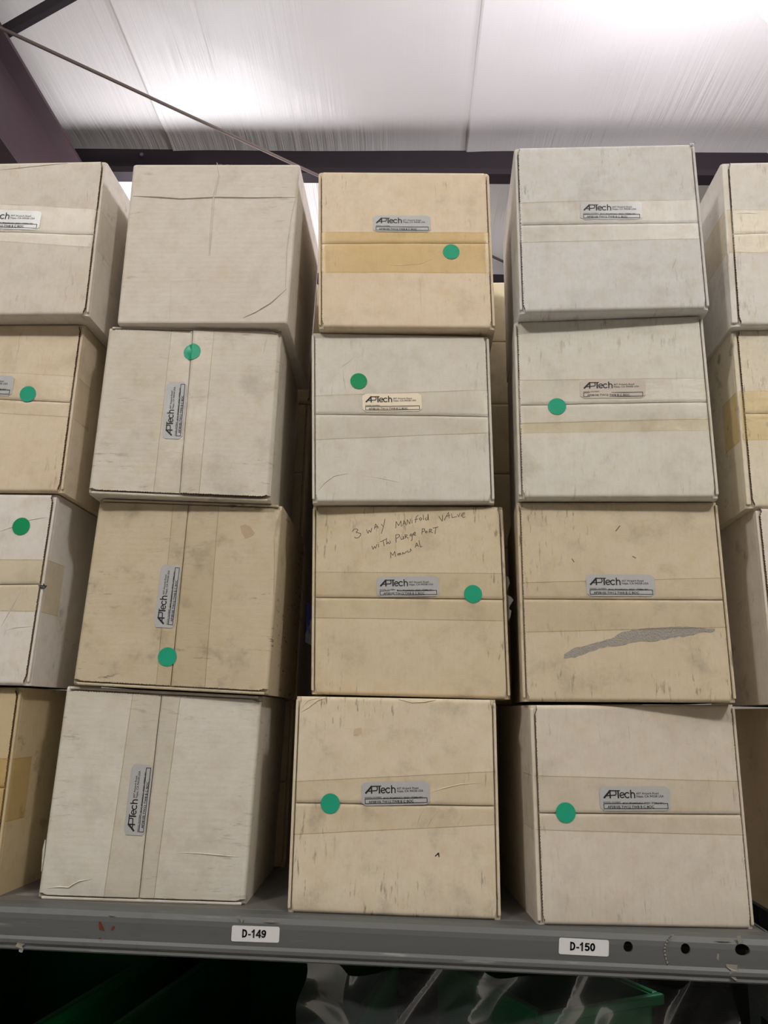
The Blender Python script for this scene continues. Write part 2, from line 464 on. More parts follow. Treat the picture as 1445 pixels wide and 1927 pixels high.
for q in ([(203, 1721), (208, 1719), (218, 1722), (210, 1724)], [(445, 1724), (452, 1723), (458, 1730), (455, 1738), (452, 1730)],
          [(490, 1733), (505, 1731), (530, 1733), (512, 1736)], [(1345, 1765), (1372, 1766), (1380, 1769), (1362, 1771), (1350, 1769)],
          [(1386, 1761), (1393, 1760), (1396, 1773), (1390, 1777)], [(1349, 1794), (1353, 1795), (1352, 1808), (1348, 1803)]):
    beam_decal('paint_chip', q, SCRAP)
# curved edge of an old torn sticker
k = Ink(); k.stroke([beam_pt(*q) for q in [(1266, 1759), (1262, 1762), (1259, 1765), (1256, 1769), (1253, 1774), (1251, 1780), (1250, 1786), (1250.5, 1793), (1252, 1800), (1254, 1807), (1256.5, 1814), (1259, 1820)]], 0.0018)
link('glue_mark', [(a, BY - 0.0008, b) for a, b in k.v], k.f, SCRAP, beam)
def hanging_scrap(px, seed):
    x, z = beam_pt(*px); r = random.Random(seed)
    v = []; f = []
    for i in range(6):
        w = 0.005 * (1 - i / 6) + 0.001
        c = x + r.uniform(-.002, .002)
        v += [(c - w, BY - 0.001 - 0.001 * i * r.random(), z - i * 0.0028), (c + w, BY - 0.0015, z - i * 0.0028 - r.uniform(0, .001))]
        if i: f.append((2 * i - 2, 2 * i - 1, 2 * i + 1, 2 * i))
    link('tape_scrap', v, f, SCRAP, beam)
hanging_scrap((42, 1764), 1); hanging_scrap((1378, 1814), 4)

# uprights: right post between the bays, with slots in its side
def upright(x0, x1, y0, y1, label):
    e = empty('rack_upright', (0, 0, EYE + SHELF))
    tag(e, label, 'rack upright')
    t = 0.003
    for nm, a in (('side_plate', x0), ('side_plate', x1 - t)):
        pl = link_bm(nm, box_bm(a, a + t, y0, y1, -1.52, -0.004), RACK, e)
    link_bm('front_plate', box_bm(x0 + 0.012, x1, y0 - 0.001, y0 + 0.002, -1.52, -0.004, 0.001), RACK, e)
    DK = plain('slot_shadow', srgb(22, 22, 24), 0.8)
    for i in range(8):
        z = -0.115 - i * 0.06
        bm = bmesh.new()
        link_bm('slot', box_bm(x0 - 0.0006, x0 + 0.0004, y0 + 0.016, y0 + 0.034, z - 0.02, z + 0.016), DK, e)
    return e
upright(0.3735, 0.435, 1.005, 1.075, 'light grey rack post at the lower right edge below the cartons')
brk = link_bm('beam_bracket', box_bm(0.3668, 0.3712, 0.952, 1.02, -0.075, -0.004, 0.001), RACK)
brk.location = (0, 0, EYE + SHELF); tag(brk, 'grey end bracket hooking the shelf beam to the post', 'bracket')

# ---------------------------------------------------------------- cartons
_cm = {}
def cardboard(name, rgb, flute='z', dirt=0.5, seed=0.0, k=1.12):
    g = N(name)
    W2 = 0.12
    loc = (seed * 1.37, seed * 0.71, seed * 2.13)
    big = g.noise(g.coords((7, 7, 7), loc), 1.0, 4, 0.6)
    mid = g.noise(g.coords((55, 55, 55), loc), 1.0, 4, 0.65)
    fib = g.noise(g.coords((420, 420, 70) if flute == 'z' else (70, 420, 420), loc), 1.0, 3, 0.6)
    base = srgb(*rgb, k)
    tan = tuple(c * m for c, m in zip(base[:3], (0.90, 0.84, 0.72))) + (1,)
    lite = tuple(min(1, c * m) for c, m in zip(base[:3], (1.07, 1.08, 1.10))) + (1,)
    col = g.mix(g.math('MULTIPLY', g.step(mid, 0.46, 0.72), 0.55), base, tan)
    col = g.mix(g.math('MULTIPLY', g.step(mid, 0.5, 0.3), 0.5), col, lite)
    col = g.mix(g.math('MULTIPLY', g.step(big, 0.42, 0.75), 0.30), col, tan)
    col = g.mix(g.math('MULTIPLY', g.step(fib, 0.45, 0.8), 0.35), col, tan)
    spk = g.noise(g.coords((170, 170, 170), loc), 1.0, 3, 0.7)
    col = g.mix(g.math('MULTIPLY', g.step(spk, 0.5, 0.8), 0.4), col, tan)
    # rubbed grime in dashes along the flutes, mostly towards the panel edges
    sep = g.n('ShaderNodeSeparateXYZ'); g.coords(); g.t.links.new(g.tc.outputs['Object'], sep.inputs[0])
    ax = g.math('ABSOLUTE', sep.outputs[0]); az = g.math('ABSOLUTE', g.math('SUBTRACT', sep.outputs[2], 0.12))
    edge = g.step(g.math('MAXIMUM', ax, az), 0.055, 0.112)
    dash = g.step(g.noise(g.coords((190, 30, 34) if flute == 'z' else (34, 30, 190), loc), 1.0, 3, 0.7), 0.56, 0.70)
    area = g.step(g.noise(g.coords((13, 13, 13), (seed * 3.1, 0, seed)), 1.0, 2), 0.46, 0.60)
    sm = g.math('MULTIPLY', g.math('MULTIPLY', dash, area), g.math('ADD', g.math('MULTIPLY', edge, 0.8), 0.2))
    col = g.mix(g.math('MULTIPLY', sm, 0.95 * dirt), col, srgb(88, 83, 73))
    smear = g.step(g.noise(g.coords((20, 20, 20), (0, seed, seed * 1.9)), 1.0, 5, 0.65), 0.50, 0.75)
    col = g.mix(g.math('MULTIPLY', smear, 0.6 * dirt), col, srgb(128, 120, 104))
    p = g.principled(Base_Color=col, Roughness=0.78)
    p.inputs['Specular IOR Level'].default_value = 0.22
    wv = g.n('ShaderNodeTexWave'); wv.wave_type = 'BANDS'; wv.bands_direction = 'X'
    g.t.links.new(g.coords((1, 1, 1) if flute == 'z' else (1, 1, 1), (0, 0, 0), (0, 0, 0) if flute == 'z' else (0, math.pi / 2, 0)), wv.inputs[0])
    wv.inputs['Scale'].default_value = 2 * math.pi / 20 / 0.0075 * 1.0
    wv.inputs['Distortion'].default_value = 0.6
    h = g.math('ADD', g.math('MULTIPLY', wv.outputs[1], 0.10), g.math('MULTIPLY', mid, 0.5))
    h = g.math('ADD', h, g.math('MULTIPLY', fib, 0.15))
    g.set(p.inputs['Normal'], g.bump(h, 0.32, 0.0012))
    return g.m
KRAFT = plain('raw_kraft_edge', srgb(104, 78, 58), 0.9, 0, 0.4, 400)

def tape_mat(name, tint, edge, film=0.10, filmcol=(0.6, 0.52, 0.36, 1)):
    g = N(name)
    uv = g.n('ShaderNodeUVMap'); sep = g.n('ShaderNodeSeparateXYZ'); g.t.links.new(uv.outputs[0], sep.inputs[0])
    e = g.math('ABSOLUTE', g.math('SUBTRACT', sep.outputs[1], 0.5))
    ef = g.step(e, 0.484, 0.492)
    wr = g.noise(g.coords((120, 120, 200)), 1.0, 5, 0.7)
    tr = g.n('ShaderNodeBsdfTransparent'); g.set(tr.inputs[0], g.mix(ef, tint, edge))
    df = g.n('ShaderNodeBsdfDiffuse'); df.inputs[0].default_value = filmcol
    gl = g.n('ShaderNodeBsdfGlossy'); gl.inputs['Roughness'].default_value = 0.16; gl.inputs[0].default_value = (1, 1, 1, 1)
    g.set(gl.inputs['Normal'], g.bump(wr, 0.6, 0.0015))
    m1 = g.n('ShaderNodeMixShader'); m1.inputs[0].default_value = film
    g.t.links.new(tr.outputs[0], m1.inputs[1]); g.t.links.new(df.outputs[0], m1.inputs[2])
    fr = g.n('ShaderNodeFresnel'); fr.inputs[0].default_value = 1.4
    m2 = g.n('ShaderNodeMixShader'); m2.inputs[0].default_value = 0.04
    g.t.links.new(m1.outputs[0], m2.inputs[1]); g.t.links.new(gl.outputs[0], m2.inputs[2])
    g.t.links.new(m2.outputs[0], g.out.inputs[0])
    return g.m
TAPE = {'clear': tape_mat('clear_packing_tape', (0.988, 0.981, 0.96, 1), (0.76, 0.72, 0.62, 1), 0.025),
        'amber': tape_mat('amber_packing_tape', (0.975, 0.92, 0.76, 1), (0.86, 0.74, 0.48, 1), 0.09, (0.62, 0.46, 0.20, 1)),
        'tan': tape_mat('tan_packing_tape', (0.975, 0.945, 0.86, 1), (0.78, 0.70, 0.54, 1), 0.05)}

THK = 0.0036
class Carton:
    def __init__(s, key, x, y, z, yaw, w=0.24, h=0.24, shear=0.0, px=None, d=0.2258, rgb=(190, 180, 165), seam=None, typ='h',
                 label='', dirt=0.5, floor=False, insets=(0.0046, 0.0046), lift=(0.0, 0.0), bulge=0.0016, group=None, k=1.12):
        s.D = d; s.W = w; s.H = h; s.key = key; s.typ = typ; s.lift = lift; s.bulge = bulge
        s.seed = sum(ord(c) * (i + 3) for i, c in enumerate(key)) % 97
        s.yaw = math.radians(yaw)
        s.ax = np.array([math.cos(s.yaw), math.sin(s.yaw), 0]); s.back = np.array([-math.sin(s.yaw), math.cos(s.yaw), 0])
        s.face = np.array([x, y, z])
        base = s.face + s.back * d / 2
        s.root = tag(empty('carton', (base[0], base[1], EYE + base[2]), s.yaw), label, 'box', group)
        # outline of the front panel in its own plane: a carton out of square keeps its lean
        lean = -math.tan(math.radians(shear)) * h
        s.c = [np.array([-w / 2, 0.0]), np.array([w / 2, 0.0]), np.array([w / 2 + lean, h]), np.array([-w / 2 + lean, h])]   # BL BR TR TL
        if px:
            for i, q in zip((3, 2, 1, 0), px):
                if q is not None: s.c[i] = s.plane(*q)
        if floor:
            for i in (0, 1): s.c[i][1] = 0.0
        s.mat = cardboard('cardboard_' + key, rgb, 'z' if typ == 'h' else 'x', dirt, s.seed * 0.37, k)
        s.seam = seam
        if seam:
            a, b = s.uv(*seam[0]), s.uv(*seam[1])
            if typ == 'h': s.sm = lambda u, a=a, b=b: a[1] + (b[1] - a[1]) * (u - a[0]) / (b[0] - a[0])
            else: s.sm = lambda v, a=a, b=b: a[0] + (b[0] - a[0]) * (v - a[1]) / (b[1] - a[1])
        elif typ in 'hv':
            s.sm = (lambda u: h / 2) if typ == 'h' else (lambda v: 0.0)
        s.insets = insets
        s.build()
    def plane(s, px, py):
        d = ray(px, py); t = (s.face @ s.back) / (d @ s.back); q = d * t - s.face
        return np.array([q @ s.ax, q[2]])
    def warp(s, u, v):
        a, b = u / s.W + 0.5, v / s.H
        return s.c[0] * (1 - a) * (1 - b) + s.c[1] * a * (1 - b) + s.c[2] * a * b + s.c[3] * (1 - a) * b
    def unwarp(s, q):
        u, v = q[0], q[1]
        for _ in range(8):
            e = s.warp(u, v) - q; h = 1e-5
            J = np.stack([(s.warp(u + h, v) - s.warp(u, v)) / h, (s.warp(u, v + h) - s.warp(u, v)) / h], 1)
            du = np.linalg.solve(J, e); u -= du[0]; v -= du[1]
        return u, v
    def uv(s, px, py): return s.unwarp(s.plane(px, py))
    def disp(s, u, v):
        e = min(s.W / 2 - abs(u), v, s.H - v); f = max(0.0, min(1.0, e / 0.03))
        n_ = noise.noise(Vector((u * 11, v * 11, s.seed * 1.7))) + 0.4 * noise.noise(Vector((u * 32, v * 32, s.seed * 2.3)))
        dd = s.bulge * f * (n_ + 0.3)
        if s.typ in 'hv' and s.lift != (0, 0):
            side = (v > s.sm(u)) if s.typ == 'h' else (u < s.sm(v))
            dd += s.lift[0] if side else s.lift[1]
        return dd
    def surf(s, u, v, off=0.0):
        q = s.warp(u, v); return (q[0], -s.D / 2 - s.disp(u, v) - off, q[1])
    def solid(s, u, y, v):
        q = s.warp(u, v); return (q[0], y, q[1])
    # --- parts
    def build(s):
        W, H, D = s.W, s.H, s.D
        bm = box_bm(-W / 2, W / 2, -D / 2 + (THK if s.typ in 'hv' else 0), D / 2, 0, H)
        if s.typ == 'h': es = [e for e in bm.edges if abs(e.verts[0].co.x - e.verts[1].co.x) < 1e-6 and abs(e.verts[0].co.y - e.verts[1].co.y) < 1e-6]
        elif s.typ == 'v': es = [e for e in bm.edges if abs(e.verts[0].co.x - e.verts[1].co.x) > 1e-3]
        else: es = list(bm.edges)
        bmesh.ops.bevel(bm, geom=es, offset=0.0042, segments=3, affect='EDGES', profile=0.5)
        if s.typ in 'hv':                      # folded rims left and right (or above and below) of the flaps
            for sd in (0, 1):
                wd = s.insets[sd] - 0.0011
                y0_, y1_ = -D / 2 + 0.0006, -D / 2 + THK + 0.003
                if s.typ == 'h':
                    x0_ = -W / 2 if sd == 0 else W / 2 - wd
                    box_bm(x0_, x0_ + wd, y0_, y1_, 0.0038, H - 0.0038, 0.0014, 2, bm)
                else:
                    z0_ = 0.0 if sd == 0 else H - wd
                    box_bm(-W / 2 + 0.0038, W / 2 - 0.0038, y0_, y1_, z0_, z0_ + wd, 0.0014, 2, bm)
        for v in bm.verts:
            q = s.warp(v.co.x, v.co.z); v.co.x, v.co.z = q
        s.body = link_bm('body', bm, s.mat, s.root)
        if s.typ in 'hv':
            s.flap(0); s.flap(1)
    def flap(s, side):
        """side 0: upper / left flap, 1: lower / right flap"""
        W, H, D = s.W, s.H, s.D
        hz = s.typ == 'h'
        A = W if hz else H                      # length along the seam
        a0 = (-W / 2 if hz else 0) + s.insets[0]; a1 = (W / 2 if hz else H) - s.insets[1]
        rnd = random.Random(s.seed * 7 + side)
        nb, na = 70, 26
        gap = 0.0007
        bend = (H if side == 0 else 0.0) if hz else (-W / 2 if side == 0 else W / 2)
        sg = 1 if bend > (s.sm(0) if hz else s.sm(H / 2)) else -1
        r = 0.0042
        V, F, MI = [], [], []
        prof = [(i / nb, 0.0) for i in range(nb + 1)]
        rows = []
        jit = [rnd.uniform(0, 1) for _ in range(2 * (nb + 6))]
        for i in range(nb + 1 + 4):
            row = []
            for j in range(na + 1):
                tj = j / na
                a = a0 + (a1 - a0) * tj
                if i <= nb:
                    if j in (0, na):          # saw-cut raw ends
                        saw = (0.00055 if i % 2 else 0.0) + 0.0005 * jit[i + (nb + 6) * (j == na)]
                        a += saw if j == 0 else -saw
                        if i > nb - 4: a += (0.0022 * (i - nb + 4) / 4) * (1 if j == 0 else -1)   # relieved corner by the fold
                elif j in (0, na): a += 0.0024 * (1 if j == 0 else -1)
                ac = a
                b0 = s.sm(ac) + sg * gap
                if i <= nb:
                    b = b0 + (bend - sg * r - b0) * (i / nb) ** 1.0; y = 0.0
                else:
                    t = (i - nb) / 4 * math.pi / 2
                    b = bend - sg * r + sg * r * math.sin(t); y = r * (1 - math.cos(t))
                u, v = (ac, b) if hz else (b, ac)
                q = s.warp(u, v)
                roll = 0.0012 * max(0, 1 - i / 2.0) ** 2
                row.append(len(V)); V.append((q[0], -D / 2 - s.disp(u, v) * (1 if y == 0 else 0.0) + y + roll, q[1]))
            rows.append(row)
        for i in range(len(rows) - 1):
            for j in range(na):
                F.append((rows[i][j], rows[i][j + 1], rows[i + 1][j + 1], rows[i + 1][j])); MI.append(0)
        def skirt(idx, mi):
            o = len(V)
            for k_ in idx: V.append(V[k_])
            for k_ in idx: V.append((V[k_][0], max(V[k_][1], -D / 2 + THK) + 0.0002, V[k_][2]))
            n_ = len(idx)
            for k_ in range(n_ - 1): F.append((o + k_, o + k_ + 1, o + n_ + k_ + 1, o + n_ + k_)); MI.append(mi)
        skirt([r_[0] for r_ in rows[:nb + 1]], 1); skirt([r_[-1] for r_ in rows[:nb + 1]], 1); skirt(rows[0], 0)
        o = link('flap', V, F, [s.mat, KRAFT], s.root, MI, smooth=True)
        for f_ in o.data.polygons:
            if f_.material_index == 1: f_.use_smooth = False
        return o
    def tape(s, kind, e1, e2, name='tape', wrap=0.05, off=0.0003, n=30, ends=None):
        """strip between edge line e1 and edge line e2 (each two pixels); carried round the box edges"""
        W, H, D = s.W, s.H, s.D
        hz = s.typ != 'v'
        P = [s.uv(*q) for q in (e1[0], e1[1], e2[0], e2[1])]
        def line(a, b):
            i, j = (0, 1) if hz else (1, 0)
            return lambda t: a[j] + (b[j] - a[j]) * (t - a[i]) / (b[i] - a[i])
        l1, l2 = line(P[0], P[1]), line(P[2], P[3])
        lo, hi = (-W / 2, W / 2) if hz else (0.0, H)
        if ends: lo, hi = ends
        prof = []                                  # (along, depth behind front, sideways out)
        rr = 0.004
        if not ends:
            if wrap > rr: prof += [(lo - 0.0004, wrap), (lo - 0.0004, wrap * 0.5)]
            prof += [(lo - 0.0004, rr + 0.001), (lo + 0.0009, 0.0022)]
        m0 = lo + (0.0035 if not ends else 0); m1 = hi - (0.0035 if not ends else 0)
        prof += [(m0 + (m1 - m0) * i / n, 0.0) for i in range(n + 1)]
        if not ends:
            prof += [(hi - 0.0009, 0.0022), (hi + 0.0004, rr + 0.001)]
            if wrap > rr: prof += [(hi + 0.0004, wrap * 0.5), (hi + 0.0004, wrap)]
        V, F, UV = [], [], []
        m = 10
        for (t, dep) in prof:
            for j in range(m + 1):
                b = l1(t) + (l2(t) - l1(t)) * j / m
                u, v = (t, b) if hz else (b, t)
                if dep == 0: pt = s.surf(u, v, off)
                else: pt = s.solid(u, -D / 2 + dep - (off if dep < 0.003 else 0), v)
                V.append(pt); UV.append((t / W, j / m))
        for i in range(len(prof) - 1):
            for j in range(m):
                F.append((i * (m + 1) + j, i * (m + 1) + j + 1, (i + 1) * (m + 1) + j + 1, (i + 1) * (m + 1) + j))
        o = link(name, V, F, TAPE[kind], s.root, smooth=True, uvs=UV)
        o['label'] = {'clear': 'clear packing tape', 'amber': 'yellowed amber packing tape', 'tan': 'aged tan packing tape'}[kind]
        return o
    def frame(s, a_px, b_px):
        a, b = np.array(s.uv(*a_px)), np.array(s.uv(*b_px)); d = b - a
        return a, d / np.linalg.norm(d), np.linalg.norm(d)
    def sticker(s, a_px, b_px, mat=None, ink=None, h=None):
        """printed maker's label from its left-mid pixel to its right-mid pixel"""
        a, ex, L = s.frame(a_px, b_px); ey = np.array([-ex[1], ex[0]])
        sc = L / 3.07
        m = lambda lx, ly: a + ex * lx * sc + ey * (ly - 0.5) * sc
        gx, gy, rr = 16, 6, 0.13
        pts = rounded_rect(3.07, 1.0, rr)
        V, F = fan(pts)
        V2 = []
        nseg = 16
        # outline polygon sliced in columns so that it follows the board
        cols = [3.07 * i / nseg for i in range(nseg + 1)]
        VV, FF = [], []
        for cx_ in cols:
            e = min(cx_, 3.07 - cx_); ins = rr - math.sqrt(max(0, rr * rr - (rr - e) ** 2)) if e < rr else 0.0
            for ly in (ins, 0.5, 1 - ins): VV.append(s.surf(*m(cx_, ly), 0.0006))
        for i in range(nseg):
            for j in range(2): FF.append((i * 3 + j, (i + 1) * 3 + j, (i + 1) * 3 + j + 1, i * 3 + j + 1))
        o = link('address_label', VV, FF, mat or SILVER, s.root, smooth=True)
        o['label'] = 'silver printed maker label' if (mat or SILVER) is SILVER else 'cream printed maker label'
        k = ink or LABEL_TYPED
        link('label_print', [s.surf(*m(x_, y_), 0.00085) for x_, y_ in k.v], k.f, INK, o)
        return o
    def dot(s, px, mat=None, r=0.0112):
        c = s.uv(*px); V = [s.surf(c[0], c[1], 0.0007)]; F = []
        for ring in (1, 2):
            V += [s.surf(c[0] + r * ring / 2 * math.cos(2 * math.pi * i / 32), c[1] + r * ring / 2 * math.sin(2 * math.pi * i / 32), 0.0007) for i in range(32)]
        for i in range(32):
            k = (i + 1) % 32
            F += [(0, 1 + i, 1 + k), (1 + i, 33 + i, 33 + k, 1 + k)]
        o = link('round_sticker', V, F, mat or DOT_TEAL, s.root, smooth=True)
        o['label'] = 'round green sticker'
        return o
    def ridge(s, pxs, w=0.0016, h=0.0006, name='crease', mat=None):
        """raised fold line pressed into the board"""
        P = [np.array(s.uv(*q)) for q in pxs]; V, F = [], []
        for i, q in enumerate(P):
            d = P[min(i + 1, len(P) - 1)] - P[max(i - 1, 0)]; d /= np.linalg.norm(d); n_ = np.array([-d[1], d[0]]) * w / 2
            t = 0.25 if i in (0, len(P) - 1) else 1.0
            V += [s.surf(*(q - n_ * t), 0.0001), s.surf(*q, 0.0001 + h * t), s.surf(*(q + n_ * t), 0.0001)]
            if i:
                o = 3 * (i - 1)
                F += [(o, o + 1, o + 4, o + 3), (o + 1, o + 2, o + 5, o + 4)]
        return link(name, V, F, mat or s.mat, s.root)
    def patch(s, pxs, mat, name, off=0.0002):
        P = [s.uv(*q) for q in pxs]; V, F = fan(P)
        bm = bmesh.new()
        vs_ = [bm.verts.new((a, b, 0)) for a, b in V]
        for f in F:
            try: bm.faces.new([vs_[i] for i in f])
            except ValueError: pass
        bmesh.ops.subdivide_edges(bm, edges=bm.edges[:], cuts=2, use_grid_fill=True)
        for v in bm.verts: v.co = s.surf(v.co.x, v.co.y, off)
        return link_bm(name, bm, mat, s.root)
    def write(s, strokes, mat, w=0.0009, name='handwriting', tr=lambda p: p):
        k = Ink()
        for st_ in strokes: k.stroke([s.uv(*tr(q)) for q in st_], w)
        return link(name, [s.surf(a, b, 0.00025) for a, b in k.v], k.f, mat, s.root)

PX = {
 'A1': [None, (199, 302), (165, 592), None], 'A2': [None, (158, 610), (117, 926), None], 'A3': [None, (107, 930), (53, 1290), None], 'A4': [None, (40, 1294), None, None],
 'B1': [(250, 308), (565, 308), (540, 610), (219, 610)], 'B2': [(205, 614), (530, 620), (508, 943), (165, 928)], 'B3': [(187, 938), (530, 950), (503, 1308), (136, 1288)], 'B4': [(125, 1291), (492, 1310), (460, 1706), (70, 1690)],
 'C1': [(599, 322), (920, 324), (932, 618), (599, 616)], 'C2': [(586, 625), (920, 632), (931, 945), (587, 945)], 'C3': [(588, 951), (946, 953), (961, 1316), (585, 1306)], 'C4': [(557, 1310), (933, 1317), (943, 1732), (540, 1718)],
 'D1': [(968, 277), (1307, 270), (1336, 580), (978, 588)], 'D2': [(967, 605), (1322, 593), (1354, 936), (976, 937)], 'D3': [(972, 945), (1350, 944), (1387, 1322), (984, 1320)], 'D4': [(997, 1327), (1383, 1326), (1421, 1747), (1012, 1744)],
 'E1': [(1358, 305), None, None, (1378, 612)], 'E2': [(1377, 620), None, None, (1406, 955)], 'E3': [(1421, 955), None, None, (1459, 1325)]}
FIT = {  # x, y, z of the front panel's foot, turn, width, height, lean
 'A1': (-.5856, .9470, .5039, -.19, .24, .2385, .41), 'A2': (-.6016, .9716, .2648, -.02, .24, .2387, -.04), 'A3': (-.6148, .9756, .0198, .05, .24, .2439, -.86), 'A4': (-.6297, .9876, -.2227, .08, .24, .2396, 0),
 'B1': (-.3144, .9596, .4966, .99, .2345, .2462, -.3), 'B2': (-.3273, .9712, .2597, 3.33, .2339, .2372, -.28), 'B3': (-.3228, .9886, .0195, 1.46, .2412, .2396, -1.11), 'B4': (-.3378, .9977, -.2227, 2.55, .243, .2392, -1.09),
 'C1': (-.0413, .9751, .4960, 1.59, .2377, .2412, 1.87), 'C2': (-.0417, .9878, .2603, 1.25, .2362, .2357, 1.91), 'C3': (-.0287, 1.0009, .0189, -.6, .2444, .2403, 1.77), 'C4': (-.0421, .9832, -.2227, 1.18, .2402, .2398, .7),
 'D1': (.2230, .9364, .5010, -.81, .2367, .2429, .65), 'D2': (.2216, .9569, .2607, -2.95, .2381, .2401, .64), 'D3': (.2269, .9732, .0187, -2.15, .2428, .2413, .89), 'D4': (.2377, .9833, -.2227, 5.25, .2422, .2390, .83),
 'E1': (.5007, .9686, .4965, -.01, .24, .2426, -.84), 'E2': (.5043, .9818, .2568, -.05, .24, .24, 0), 'E3': (.5174, .9837, .0207, -.07, .24, .2367, .57), 'E4': (.5340, .9870, -.2227, 0, .24, .2395, .3)}
def carton(key, **kw):
    x, y, z, yaw, w, h, sh = FIT[key]
    return Carton(key, x, y, z, yaw, w, h, sh, PX.get(key), floor=key[1] == '4', **kw)

# --- left-edge stack
c = carton('A1', rgb=(195, 188, 178), seam=((0, 436), (180, 441)), dirt=0.35, label='pale carton at top of the left-edge stack, clear taped, torn top corner')
c.tape('clear', ((0, 384), (185, 394)), ((0, 455), (178, 466))); c.sticker((-42, 412), (77, 416))
c.ridge([(0, 320), (50, 315), (100, 310), (128, 307)], 0.0014, 0.0007)
c = carton('A2', rgb=(197, 183, 161), seam=((0, 751), (132, 757)), dirt=0.4, label='tan carton second from top in the left-edge stack, teal dot beside label')
c.tape('clear', ((0, 701), (140, 708)), ((0, 778), (128, 785))); c.sticker((-93, 722), (26, 727)); c.dot((53, 742))
c.ridge([(119, 800), (117, 818), (115, 836)], 0.003, 0.001, 'torn_edge')
c = carton('A3', rgb=(200, 196, 190), seam=((0, 1100), (70, 1099)), dirt=0.35, label='white creased carton third from top in left-edge stack, dot near top')
c.tape('tan', ((0, 1053), (80, 1053)), ((0, 1150), (62, 1151))); c.dot((41, 991), DOT_GREEN, 0.0115)
c.ridge([(0, 1001), (22, 993), (60, 978), (90, 973)], 0.0012, 0.0006)
c.ridge([(2, 1180), (22, 1144), (34, 1122), (40, 1104)], 0.002, 0.0009); c.ridge([(12, 1186), (30, 1181), (58, 1179)], 0.0013, 0.0006)
c.write([[(73, 1102), (88, 1103)], [(74, 1106), (84, 1107)], [(82, 1099), (86, 1106)]], INK, 0.0016, 'ink_mark')
c = carton('A4', rgb=(178, 162, 130), seam=((-60, 1480), (18, 1483)), dirt=0.4, label='dull tan carton at bottom of left-edge stack with amber tape')
c.tape('amber', ((-60, 1424), (30, 1428)), ((-60, 1545), (5, 1548)))

# --- second stack: seams upright
c = carton('B1', rgb=(194, 187, 178), typ='p', dirt=0.3, label='plain creased carton without seam or label, top of its stack', bulge=0.002)
c.ridge([(250, 369), (300, 371), (340, 374), (405, 371), (480, 372), (560, 371)], 0.0022, 0.0009)
c.ridge([(408, 306), (413, 330), (407, 350), (402, 372), (398, 420), (394, 480)], 0.0026, 0.0009)
c.ridge([(540, 543), (510, 570), (480, 588), (458, 598)], 0.0012, 0.0006)
c.ridge([(560, 330), (556, 372), (548, 410), (540, 470), (537, 545)], 0.0018, 0.0008)
c.ridge([(322, 530), (400, 526)], 0.0008, 0.0003, 'tape_edge'); c.ridge([(400, 526), (402, 606)], 0.0008, 0.0003, 'tape_edge'); c.ridge([(318, 606), (322, 530)], 0.0008, 0.0003, 'tape_edge')
c.root['label'] = 'plain creased carton without seam or label, top of the second stack'
v = [];f = []
rr = random.Random(5)
for i in range(15):
    t = i / 14; x_ = -0.008 + 0.036 * t
    q = c.warp(x_, c.H)
    v += [(q[0], -c.D / 2 + 0.008, q[1] - 0.001), (q[0] + rr.uniform(-.001, .001), -c.D / 2 + 0.004 + rr.uniform(-.002, .002), q[1] + 0.0005 + 0.0035 * rr.random() * math.sin(math.pi * t))]
    if i: f.append((2 * i - 2, 2 * i, 2 * i + 1, 2 * i - 1))
link('torn_paper', v, f, SCRAP, c.root)
c = carton('B2', rgb=(191, 185, 173), typ='v', seam=((364, 616), (338, 936)), dirt=0.5, lift=(0.0005, 0.003), label='grey-white carton with upright label beneath its green dot, second in its stack')
c.tape('clear', ((323, 622), (289, 924)), ((405, 620), (376, 934)), wrap=0.003); c.sticker((324, 826.4), (333.6, 719.5)); c.dot((362.5, 663.5), None, 0.0116)
c.ridge([(503, 636), (500, 650), (496, 668)], 0.0022, 0.0008); c.ridge([(510, 925), (508, 900)], 0.0012, 0.0006)
c = carton('B3', rgb=(181, 169, 146), typ='v', seam=((355, 946), (320, 1298)), dirt=1.0, label='dirty tan carton with upright label above its green dot, third in its stack')
c.tape('clear', ((326, 947), (293, 1294)), ((413, 947), (386, 1296)), wrap=0.003); c.sticker((308.3, 1181.2), (323, 1063.3)); c.dot((315, 1236), None, 0.0116)
STAIN = plain('brown_stain', srgb(176, 156, 130), 0.8, 0, 0.12, 200)
c.patch([(452, 990), (461, 987), (470, 990), (480, 1004), (472, 1010), (462, 1014), (455, 1003)], STAIN, 'stain')
c.ridge([(529, 955), (522, 985), (517, 1010), (518, 1060), (516, 1120)], 0.003, 0.0012)
c = carton('B4', rgb=(191, 187, 177), typ='v', seam=((304, 1306), (260, 1699)), dirt=0.35, label='pale carton with upright label and no dot, on the shelf at its stack bottom')
c.tape('clear', ((250, 1304), (194, 1697)), ((340, 1313), (289, 1700)), wrap=0.003); c.sticker((253, 1571.5), (268.5, 1439))
c.ridge([(90, 1671), (112, 1669), (130, 1670), (138, 1664), (150, 1658), (172, 1654)], 0.0022, 0.001)
c.ridge([(337, 1604), (380, 1606), (420, 1610), (450, 1612)], 0.002, 0.0007); c.ridge([(85, 1580), (82, 1600), (78, 1640)], 0.003, 0.0016, 'crushed_edge')

